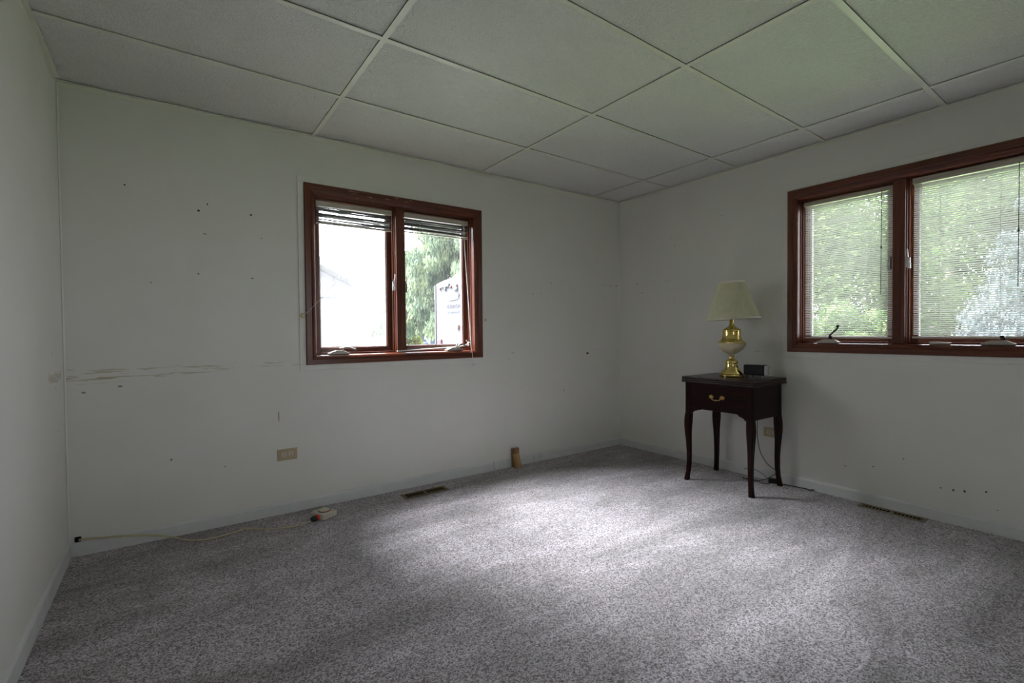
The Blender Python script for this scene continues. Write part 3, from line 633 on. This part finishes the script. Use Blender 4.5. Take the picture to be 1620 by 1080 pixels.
# ------------------------------------------------------------------ timer and its cord
TMx = Matrix.Translation((-2.812, -.157, 0)) @ rotm(math.radians(-155.5))
tm = empty('plug_in_timer', TMx, 'ivory outlet timer with round dial lying on the carpet by the back baseboard', 'timer')
m = MB(); m.box(-.048, .048, -.057, .057, .003, .036); m.build('case', M_TIMER, tm, bevel=.004, seg=3)
m = MB(); m.lathe([(.036, .036), (.036, .0375), (.031, .0380)], 40, Matrix.Translation((-.004, 0, 0))); dl = m.build('dial_ring', M_BLACKM, tm)
m = MB(); m.lathe([(.031, .036), (.031, .041), (.027, .044), (.001, .044)], 40, Matrix.Translation((-.004, 0, 0)), closed=False); m.build('dial', M_TIMER, tm, smooth=True)
m = MB(); m.box(-.008, .008, .028, .036, .037, .040, Matrix.Translation((-.004, 0, 0)) @ rotm(.0)); m.build('red_tab', M_RED, tm)
m = MB(); m.box(-.046, -.034, -.006, .006, .036, .041); m.build('green_tab', M_GREEN, tm, bevel=.001)
PM = Matrix.Translation((.049, .012, .018)) @ Matrix.Rotation(PI/2, 4, 'Y')
m = MB(); m.lathe([(.013, 0), (.015, .002), (.015, .014), (.013, .016)], 24, PM); m.build('plug_collar', M_RED, tm, smooth=True)
m = MB(); m.lathe([(.015, .016), (.0165, .020), (.0165, .036), (.012, .046), (.005, .052)], 24, PM); m.build('plug', M_RUBBER, tm, smooth=True)
m = MB(); m.tube([(.094, .016, .010), (.10, -.004, .004), (.094, -.035, .003), (.070, -.062, .003), (.052, -.060, .010), (.048, -.05, .018)], .002, 8); m.build('clear_tether', M_CLEAR, tm, smooth=True)
pe = TMx @ Vector((.102, .012, .014))
m = MB(); cpts = [tuple(pe), (-2.955, -.228, .008), (-3.008, -.217, .004), (-3.128, -.160, .004), (-3.212, -.085, .004), (-3.30, -.108, .004), (-3.40, -.114, .004), (-3.48, -.075, .005), (-3.56, -.006, .020), (-3.65, .024, .040), (-3.75, .038, .058), (-3.84, .040, .070), (-3.90, .046, .079), (-3.932, .053, .080)]
m.tube(cpts, .0026, 8); m.tube([(p[0]+.001, p[1]+(.0 if p[2] > .02 else .005), p[2]+(.006 if p[2] > .02 else .001)) for p in cpts[1:]], .0022, 8)
tag(m.build('extension_cord', M_YCORD, smooth=True), 'yellowed cord running from the timer to the left corner of the back wall', 'cord')
m = MB(); m.box(-.014, .010, -.006, 0.0, -.010, .016); m.box(-.004, .012, -.012, -.004, .002, .012)
tag(m.build('cable_hole', M_DARK, M=FR_BACK @ Matrix.Translation((-3.934, 0, .080)), bevel=.002), 'dark ragged cable hole above the baseboard in the left corner', 'cable hole')
# ------------------------------------------------------------------ wood scraps
m = MB(); m.box(-.031, .031, -.012, .012, 0, .152); tag(m.build('wood_block', M_BLOCK2, M=FR_BACK @ Matrix.Translation((-1.272, -.026, .001)), bevel=.0015), 'brown wooden scrap standing against the back baseboard, behind the smaller block', 'wood block', 'wood scraps at the back baseboard')
m = MB(); m.box(-.028, .028, -.010, .010, 0, .112); m.lathe([(.005, 0), (.005, .001)], 12, Matrix.Translation((.008, -.0105, .075)) @ Matrix.Rotation(PI/2, 4, 'X'))
tag(m.build('wood_block', M_BLOCK, M=FR_BACK @ Matrix.Translation((-1.272, -.068, .002)) @ Matrix.Rotation(-.17, 4, 'X') @ Matrix.Rotation(-.10, 4, 'Y'), bevel=.0015), 'paler wooden block leaning in front of the taller brown scrap', 'wood block', 'wood scraps at the back baseboard')

# ================================================================== outdoors
def diffuse_mat(name, stops, scale, rough=0.8, transl=0.0):
    m, t, b, o = new_mat(name); c = ramp(t, noise(t, ocoord(t), scale, 4, 0.6), stops)
    if transl:
        t.nodes.remove(b); d = t.nodes.new('ShaderNodeBsdfDiffuse'); tr = t.nodes.new('ShaderNodeBsdfTranslucent'); mx = t.nodes.new('ShaderNodeMixShader'); mx.inputs[0].default_value = transl
        t.links.new(c, d.inputs[0]); t.links.new(c, tr.inputs[0]); t.links.new(d.outputs[0], mx.inputs[1]); t.links.new(tr.outputs[0], mx.inputs[2]); t.links.new(mx.outputs[0], o.inputs[0])
    else:
        t.links.new(c, b.inputs['Base Color']); b.inputs['Roughness'].default_value = rough
    return m
M_GRASS = diffuse_mat('lawn_grass', [(0.3, (0.045, 0.065, 0.03)), (0.7, (0.075, 0.10, 0.045))], 3)
M_DRIVE = diffuse_mat('concrete', [(0.3, (0.2, 0.195, 0.19)), (0.7, (0.26, 0.255, 0.25))], 4)
M_MAPLE = diffuse_mat('maple_leaf', [(0.3, (0.014, 0.030, 0.010)), (0.5, (0.044, 0.075, 0.026)), (0.7, (0.105, 0.135, 0.05))], 2.5, transl=.4)
M_CEDAR = diffuse_mat('cedar_leaf', [(0.3, (0.022, 0.034, 0.026)), (0.5, (0.062, 0.082, 0.052)), (0.7, (0.12, 0.14, 0.08))], 0.9, transl=.25)
M_SPRUCE = diffuse_mat('blue_spruce_needle', [(0.3, (0.015, 0.022, 0.023)), (0.5, (0.05, 0.065, 0.07)), (0.7, (0.11, 0.14, 0.15))], 2.5, transl=.15)
M_BUSH = diffuse_mat('yellow_bush_leaf', [(0.3, (0.04, 0.05, 0.010)), (0.7, (0.09, 0.10, 0.028))], 3, transl=.4)
M_BARK = diffuse_mat('bark', [(0.3, (0.05, 0.035, 0.025)), (0.7, (0.12, 0.09, 0.07))], 8)
def mk_siding(name, c1, c2, sc, axis='Z'):
    m, t, b, o = new_mat(name); b.inputs['Roughness'].default_value = 0.6; b.inputs['Specular IOR Level'].default_value = 0.03
    wv = t.nodes.new('ShaderNodeTexWave'); wv.wave_profile = 'SAW'; wv.bands_direction = axis; wv.inputs['Scale'].default_value = sc; wv.inputs['Distortion'].default_value = 0
    t.links.new(ocoord(t), wv.inputs['Vector']); t.links.new(ramp(t, wv.outputs['Fac'], [(0.0, c2), (0.08, c1), (1.0, c1)]), b.inputs['Base Color']); bump(t, b, wv.outputs['Fac'], 0.4, 0.01); return m
M_RV = mk_siding('white_ribbed_panel', (0.030, 0.030, 0.0315), (0.023, 0.023, 0.026), 4.2)
M_GSID = mk_siding('white_board_siding', (0.042, 0.042, 0.0445), (0.035, 0.035, 0.039), 1.0, 'X')
M_BSID = mk_siding('pale_blue_siding', (0.022, 0.031, 0.036), (0.018, 0.026, 0.031), 1.6)
M_ROOF = diffuse_mat('grey_shingle', [(0.3, (0.018, 0.0175, 0.018)), (0.7, (0.024, 0.0235, 0.024))], 6)
M_WHITE = plain('white_paint', (0.075, 0.075, 0.077), 0.5, spec=.1); M_GREYP = plain('grey_fitting', (0.012, 0.012, 0.014), .5, spec=.1); M_BLUE = plain('blue_car_paint', (0.008, 0.014, 0.05), .4, spec=.2)
M_LAMP = plain('red_lens', (0.035, 0.004, 0.006), .4, spec=.1); M_ORANGE = plain('orange_lens', (0.03, 0.010, 0.006), .4, spec=.1); M_INK = plain('dark_grey_lettering', (0.008, 0.008, 0.011), .5, spec=.1); M_INKB = plain('pale_blue_lettering', (0.016, 0.026, 0.038), .5, spec=.1)
M_FENCE = mk_siding('reddish_fence_board', (0.018, 0.014, 0.014), (0.010, 0.007, 0.007), 2.2, 'X')
# ground, falling away slightly from the house
def gz(d): return -.6 if d < 12 else (-.6-(d-12)*.0155)
def gh(x, y): return gz(math.hypot(max(x, 0), max(y, 0)))
m = MB(); gx = [-60, -20, -5, .19, 3, 8, 14, 20, 30, 45, 60, 90]; gy = [-40, -20, -5, .27, 3, 8, 14, 20, 30, 45, 60, 90]
V = [[m.bm.verts.new((x, y, gh(x, y))) for y in gy] for x in gx]
for i in range(len(gx)-1):
    for j in range(len(gy)-1):
        if gx[i+1] <= .19 and gy[j+1] <= .27 and gx[i] >= -5 and gy[j] >= -5: continue
        m.bm.faces.new((V[i][j], V[i+1][j], V[i+1][j+1], V[i][j+1]))
tag(m.build('lawn', M_GRASS), kind=ST, label='lawn around the house')
m = MB(); m.box(-1.5, 4.6, 3.0, 14, -.6, -.57); tag(m.build('driveway', M_DRIVE), kind=ST)
# foliage: many small leaf quads gathered in clumps
def leaves(name, mat, parent, clumps, n, size, seed, droop=0.0, aspect=1.0):
    rng = np.random.default_rng(seed); C_ = np.array([c[:3] for c in clumps]); R_ = np.array([c[3] for c in clumps])
    wts = R_**2; idx = rng.choice(len(clumps), n, p=wts/wts.sum())
    d = rng.normal(size=(n, 3)); d /= np.linalg.norm(d, axis=1)[:, None]
    r_ = R_[idx][:, None]*(rng.random((n, 1))**.45)
    P = C_[idx] + d*r_; P[:, 2] -= droop*rng.random(n)*R_[idx]
    u = rng.normal(size=(n, 3)); u /= np.linalg.norm(u, axis=1)[:, None]
    if droop: u = u*.35 + np.array([0, 0, -1]); u /= np.linalg.norm(u, axis=1)[:, None]
    v = np.cross(u, rng.normal(size=(n, 3))); v /= np.linalg.norm(v, axis=1)[:, None]
    s = size*(.6+.8*rng.random((n, 1)))
    a = P - u*s*aspect; b_ = P + v*s*.5; c = P + u*s*aspect; e = P - v*s*.5
    verts = np.stack([a, b_, c, e], 1).reshape(-1, 3)
    me = bpy.data.meshes.new(name); me.vertices.add(4*n); me.vertices.foreach_set('co', verts.ravel())
    me.loops.add(4*n); me.loops.foreach_set('vertex_index', np.arange(4*n)); me.polygons.add(n)
    me.polygons.foreach_set('loop_start', np.arange(0, 4*n, 4)); me.update(calc_edges=True); me.validate()
    me.materials.append(mat); o = bpy.data.objects.new(name, me); COL.objects.link(o); o.parent = parent; return o
def trunk(parent, h, r, limbs, seed, z0=0):
    rnd = random.Random(seed); m = MB()
    ring = [(r*(1-.8*k/8), z0+h*k/8) for k in range(9)]; m.lathe(ring, 12)
    for k in range(limbs):
        a = rnd.uniform(0, 2*PI); z = h*rnd.uniform(.25, .85); L = rnd.uniform(.15, .32)*h
        m.tube([(0, 0, z), (L*.5*math.cos(a), L*.5*math.sin(a), z+L*.35), (L*math.cos(a), L*math.sin(a), z+L*.55)], r*.18, 6)
    m.build('trunk', M_BARK, parent, smooth=True)
def broad_tree(x, y, zc, rx, rz, mat, n, size, seed, label, group=None, nm='maple_tree', ncl=70):
    g_ = gh(x, y); root = empty(nm, (x, y, g_), label, 'tree', group); rnd = random.Random(seed)
    trunk(root, zc-g_+rz*.6, .16+.02*rx, 7, seed); cl = []
    for k in range(ncl):
        th_, ph = rnd.uniform(0, 2*PI), math.acos(rnd.uniform(-1, 1)); f = rnd.uniform(.45, 1)
        cl.append((rx*f*math.sin(ph)*math.cos(th_), rx*f*math.sin(ph)*math.sin(th_), zc-g_+rz*f*math.cos(ph), rx*rnd.uniform(.16, .3)))
    leaves('foliage', mat, root, [c for c in cl if c[2] > .2], n, size, seed); return root
def cone_tree(x, y, h, rb_, mat, n, size, seed, label, cat='tree', nm='blue_spruce', droop=.5, layers=14, z0=.3, group=None, aspect=1.5):
    g_ = gh(x, y); root = empty(nm, (x, y, g_), label, cat, group); rnd = random.Random(seed); trunk(root, h, .18, 0, seed); cl = []
    for L in range(layers):
        f = L/(layers-1); z = z0+(h-z0)*f; R = rb_*(1-f)**.85+.08; k_ = max(4, int(14*(1-f)))
        for k in range(k_):
            a = 2*PI*(k+rnd.random())/k_
            for q in (.35, .6, .85, 1.0): cl.append((R*q*math.cos(a), R*q*math.sin(a), z-.22*R*q+rnd.uniform(-.05, .05), .10+.12*R*(1.15-q*.6)))
    leaves('foliage', mat, root, cl, n, size, seed, droop, aspect); return root
# seen through the right window
broad_tree(14.5, 4.7, 2.8, 4.2, 4.6, M_MAPLE, 70000, .07, 11, 'big leafy green tree outside the left pane of the right window', 'leafy trees outside the right window')
broad_tree(24.5, 2.6, 5.0, 4.6, 5.6, M_MAPLE, 60000, .09, 12, 'taller leafy tree behind the blue spruce outside the right window', 'leafy trees outside the right window')
cone_tree(11.6, -1.9, 5.8, 2.1, M_SPRUCE, 60000, .045, 21, 'silvery blue spruce outside the right pane of the right window', droop=.25, layers=18)
broad_tree(9.6, 1.7, .3, 1.5, 1.5, M_MAPLE, 16000, .05, 15, 'low leafy shrub in front of the big tree outside the right window', nm='shrub', ncl=40)
# pale house and reddish fence beyond
def gable_house(nm, M, w_, d_, he, hr, wall, roofm, label, ov=.35, parts=()):
    root = empty(nm, M, label, 'building'); 
    m = MB(); m.prism([(-w_/2, -.6), (w_/2, -.6), (w_/2, he), (0, hr), (-w_/2, he)], lambda p: (p[0], 0, p[1]), lambda p: (p[0], d_, p[1])); m.build('walls', wall, root)
    m = MB(); sl = (hr-he)/(w_/2)
    for s in (-1, 1):
        m.prism([(0, hr+.02), (s*(w_/2+ov), he-sl*ov+.02), (s*(w_/2+ov), he-sl*ov+.16), (0, hr+.17)], lambda p: (p[0], -ov, p[1]), lambda p: (p[0], d_+ov, p[1]))
    m.build('roof', roofm, root); return root
hs = gable_house('white_house', Matrix.Translation((37.5, 5.4, gh(37.5, 5.4))) @ rotm(-PI/2+.1), 4.0, 6, 2.0, 3.0, M_WHITE, M_ROOF, 'small white house far beyond the fence outside the right window')
m = MB(); m.box(.6, 1.3, -.03, 0, .6, 1.5); m.build('window', M_GREYP, hs)
fm = Matrix.Translation((30.5, .5, gh(30.5, .5))) @ rotm(-PI/2)
m = MB(); m.box(-4.5, 6, -.02, .02, 0, 1.75); fe = empty('board_fence', fm, 'reddish board fence far outside the right window', 'fence'); m.build('boards', M_FENCE, fe)
for k in range(6): m = MB(); m.box(-4.5+2.1*k-.05, -4.5+2.1*k+.05, .02, .12, 0, 1.8); m.build('post', M_FENCE, fe)
# seen through the left window: garage
ga = gable_house('garage', Matrix.Translation((-3.65, 6.0, -.6)), 6.0, 6.0, 2.57, 3.98, M_GSID, M_WHITE, 'white garage with sloping gable roof outside the left pane of the left window', ov=.36)
m = MB(); m.box(2.86, 3.03, -.03, 0, -.1, 2.45); m.build('corner_board', M_WHITE, ga)
m = MB(); m.box(-2.6, 2.3, -.04, 0, 0, 2.38); m.build('garage_door', M_GSID, ga)
m = MB(); m.box(-2.75, 2.86, -.05, 0, 2.38, 2.46); m.build('door_header', M_WHITE, ga)
m = MB(); m.lathe([(.02, 0), (.07, .02), (.06, .10), (.02, .13)], 16, Matrix.Translation((1.75, -.02, 2.62)) @ Matrix.Rotation(PI/2, 4, 'X')); m.build('wall_light', M_WHITE, ga)
# travel trailer
rv = empty('travel_trailer', Matrix.Translation((2.41, 8.68, -.6)) @ rotm(-PI/2), 'white ribbed travel trailer with red marker lights outside the left window', 'trailer')
top = [(0, 3.00), (.06, 3.04), (.40, 3.09), (.9, 3.13), (1.25, 3.15), (1.6, 3.13), (2.1, 3.09), (2.44, 3.04), (2.5, 3.00)]
m = MB(); m.prism([(0, .45)] + top + [(2.5, .45)], lambda p: (p[0], 0, p[1]), lambda p: (p[0], 6.2, p[1])); m.build('body', M_RV, rv, bevel=.03)
m = MB(); m.prism([(.5, 3.05), (1.0, 3.20), (1.25, 3.23), (1.5, 3.20), (2.0, 3.05)], lambda p: (p[0], .08, p[1]), lambda p: (p[0], 6.0, p[1])); m.build('roof_cap', M_WHITE, rv)
M_CT = plain('lavender_grey_trim', (0.016, 0.014, 0.026), .4, spec=.1)
for xx in (-.02, 2.47): m = MB(); m.box(xx, xx+.05, -.02, .05, .45, 3.0); m.build('corner_trim', M_CT, rv)
def rvp(name, mat, y_, z_, w_, h_, d=.04):
    m = MB(); m.box(8.68-y_-w_/2, 8.68-y_+w_/2, -d, 0, z_+.6-h_/2, z_+.6+h_/2); return m.build(name, mat, rv, bevel=min(w_, h_)*.2)
rvp('porch_light', M_GREYP, 8.09, 2.345, .46, .10); rvp('light_bracket', M_GREYP, 8.09, 2.26, .10, .09)
for yy, zz in ((8.38, 2.28), (7.78, 2.29), (7.48, 2.30), (7.0, 2.29), (6.4, 2.28)): rvp('marker_light', M_LAMP, yy, zz, .075, .05)
rvp('rear_camera', M_GREYP, 7.52, 2.205, .16, .06); rvp('side_marker', M_ORANGE, 7.42, 1.24, .10, .12); rvp('tail_light', M_LAMP, 8.43, .86, .22, .14); rvp('tail_light', M_LAMP, 6.5, .86, .22, .14)
m = MB(); m.prism([(8.68-7.89, 2.53), (8.68-7.62, 2.535), (8.68-7.44, 2.545), (8.68-7.44, 2.56), (8.68-7.60, 2.55), (8.68-7.89, 2.54)], lambda p: (p[0], -.012, p[1]), lambda p: (p[0], 0, p[1]))
m.prism([(8.68-7.46, 2.70), (8.68-7.40, 2.66), (8.68-7.47, 2.62), (8.68-7.40, 2.57), (8.68-7.36, 2.585), (8.68-7.41, 2.625), (8.68-7.34, 2.66), (8.68-7.42, 2.715)], lambda p: (p[0], -.012, p[1]), lambda p: (p[0], 0, p[1]))
m.build('emblem', M_INK, rv)
def lettering(txt, width, h_, x, z, mat, space=1.25):
    cu = bpy.data.curves.new('lettering', 'FONT'); cu.body = txt; cu.size = 1; cu.space_character = space; cu.extrude = .004
    o = bpy.data.objects.new('lettering_source', cu); COL.objects.link(o); dg = bpy.context.evaluated_depsgraph_get(); dg.update()
    me = bpy.data.meshes.new_from_object(o.evaluated_get(dg)); bpy.data.objects.remove(o, do_unlink=True)
    co = np.array([v.co[:] for v in me.vertices]); mn, mx_ = co.min(0), co.max(0)
    for v in me.vertices:
        v.co = (x+(v.co.x-mn[0])/(mx_[0]-mn[0])*width, -.006-.004*(v.co.z > 0), z+(v.co.y-mn[1])/(mx_[1]-mn[1])*h_)
    me.materials.clear(); me.materials.append(mat); ob = bpy.data.objects.new('lettering', me); COL.objects.link(ob); ob.parent = rv
lettering('COACH', .67, .085, .68, 2.34, M_INK, 1.35); lettering('CLIPPER', .62, .055, .68, 2.205, M_INKB, 1.5)
for yy in (3.2, 4.1):
    for xx in (.12, 2.38): m = MB(); m.lathe([(.12, -.1), (.34, -.1), (.35, 0), (.34, .1), (.12, .1)], 24, Matrix.Translation((xx, yy, .35)) @ Matrix.Rotation(PI/2, 4, 'Y')); m.build('wheel', M_RUBBER, rv, smooth=True)
m = MB(); m.box(.3, .5, -.1, 6, .3, .46); m.box(2.0, 2.2, -.1, 6, .3, .46); m.box(.1, 2.4, -.14, -.04, .42, .52); m.build('chassis', M_GREYP, rv)
# trees and the blue house behind the trailer
cone_tree(11.5, 23.4, 14.5, 5.2, M_CEDAR, 105000, .085, 31, 'big drooping evergreen behind the trailer outside the left window', nm='cedar_tree', droop=1.3, layers=24, z0=3.6, group='evergreens behind the trailer')
cone_tree(4.9, 33.0, 6.8, 2.6, M_CEDAR, 20000, .11, 33, 'hazy tree beyond the garage corner outside the left window', nm='cedar_tree', droop=1.0, layers=12, z0=.6, group='evergreens behind the trailer')
broad_tree(18.2, 46.5, .6, 2.0, 1.8, M_BUSH, 9000, .13, 41, 'yellow green bush in front of the blue house outside the left window', nm='bush', ncl=30)
BH = Matrix.Translation((33.0, 70.5, -1.6)) @ rotm(YAW)
bh = empty('blue_house', BH, 'pale blue house with grey roof in the distance outside the left window', 'building')
m = MB(); m.box(-4.1, 9, 0, 8, -1, 2.62); m.build('walls', M_BSID, bh)
m = MB(); m.prism([(-.6, 2.55), (4.0, 4.05), (8.6, 2.55), (8.6, 2.7), (4.0, 4.25), (-.6, 2.7)], lambda p: (-4.6+max(0, (p[1]-2.7))*1.2, p[0], p[1]), lambda p: (9.5, p[0], p[1])); m.build('roof', M_ROOF, bh)
m = MB(); m.box(-1.05, -.35, -.06, 0, -.2, 2.15); m.build('entry_door', M_WHITE, bh)
m = MB(); m.box(-4.35, -4.05, -.05, .1, -.5, 2.55); m.build('corner_board', M_WHITE, bh)
cr_ = empty('parked_car', Matrix.Translation((28.7, 66.2, -1.55)) @ rotm(YAW), 'blue car parked before the distant pale blue house', 'car')
m = MB(); m.prism([(-.9, .25), (.9, .25), (.9, .75), (.62, .80), (.45, 1.15), (-.45, 1.15), (-.62, .80), (-.9, .75)], lambda p: (p[0], 0, p[1]), lambda p: (p[0], 4.2, p[1])); m.build('body', M_BLUE, cr_, bevel=.05)
m = MB(); m.prism([(-.55, .82), (.55, .82), (.42, 1.10), (-.42, 1.10)], lambda p: (p[0], -.01, p[1]), lambda p: (p[0], .02, p[1])); m.build('windshield', M_SILVER, cr_)
for a in (-.75, .75):
    for b in (.8, 3.4): m = MB(); m.lathe([(.1, -.1), (.3, -.1), (.3, .1), (.1, .1)], 20, Matrix.Translation((a, b, .3)) @ Matrix.Rotation(PI/2, 4, 'Y')); m.build('wheel', M_RUBBER, cr_)
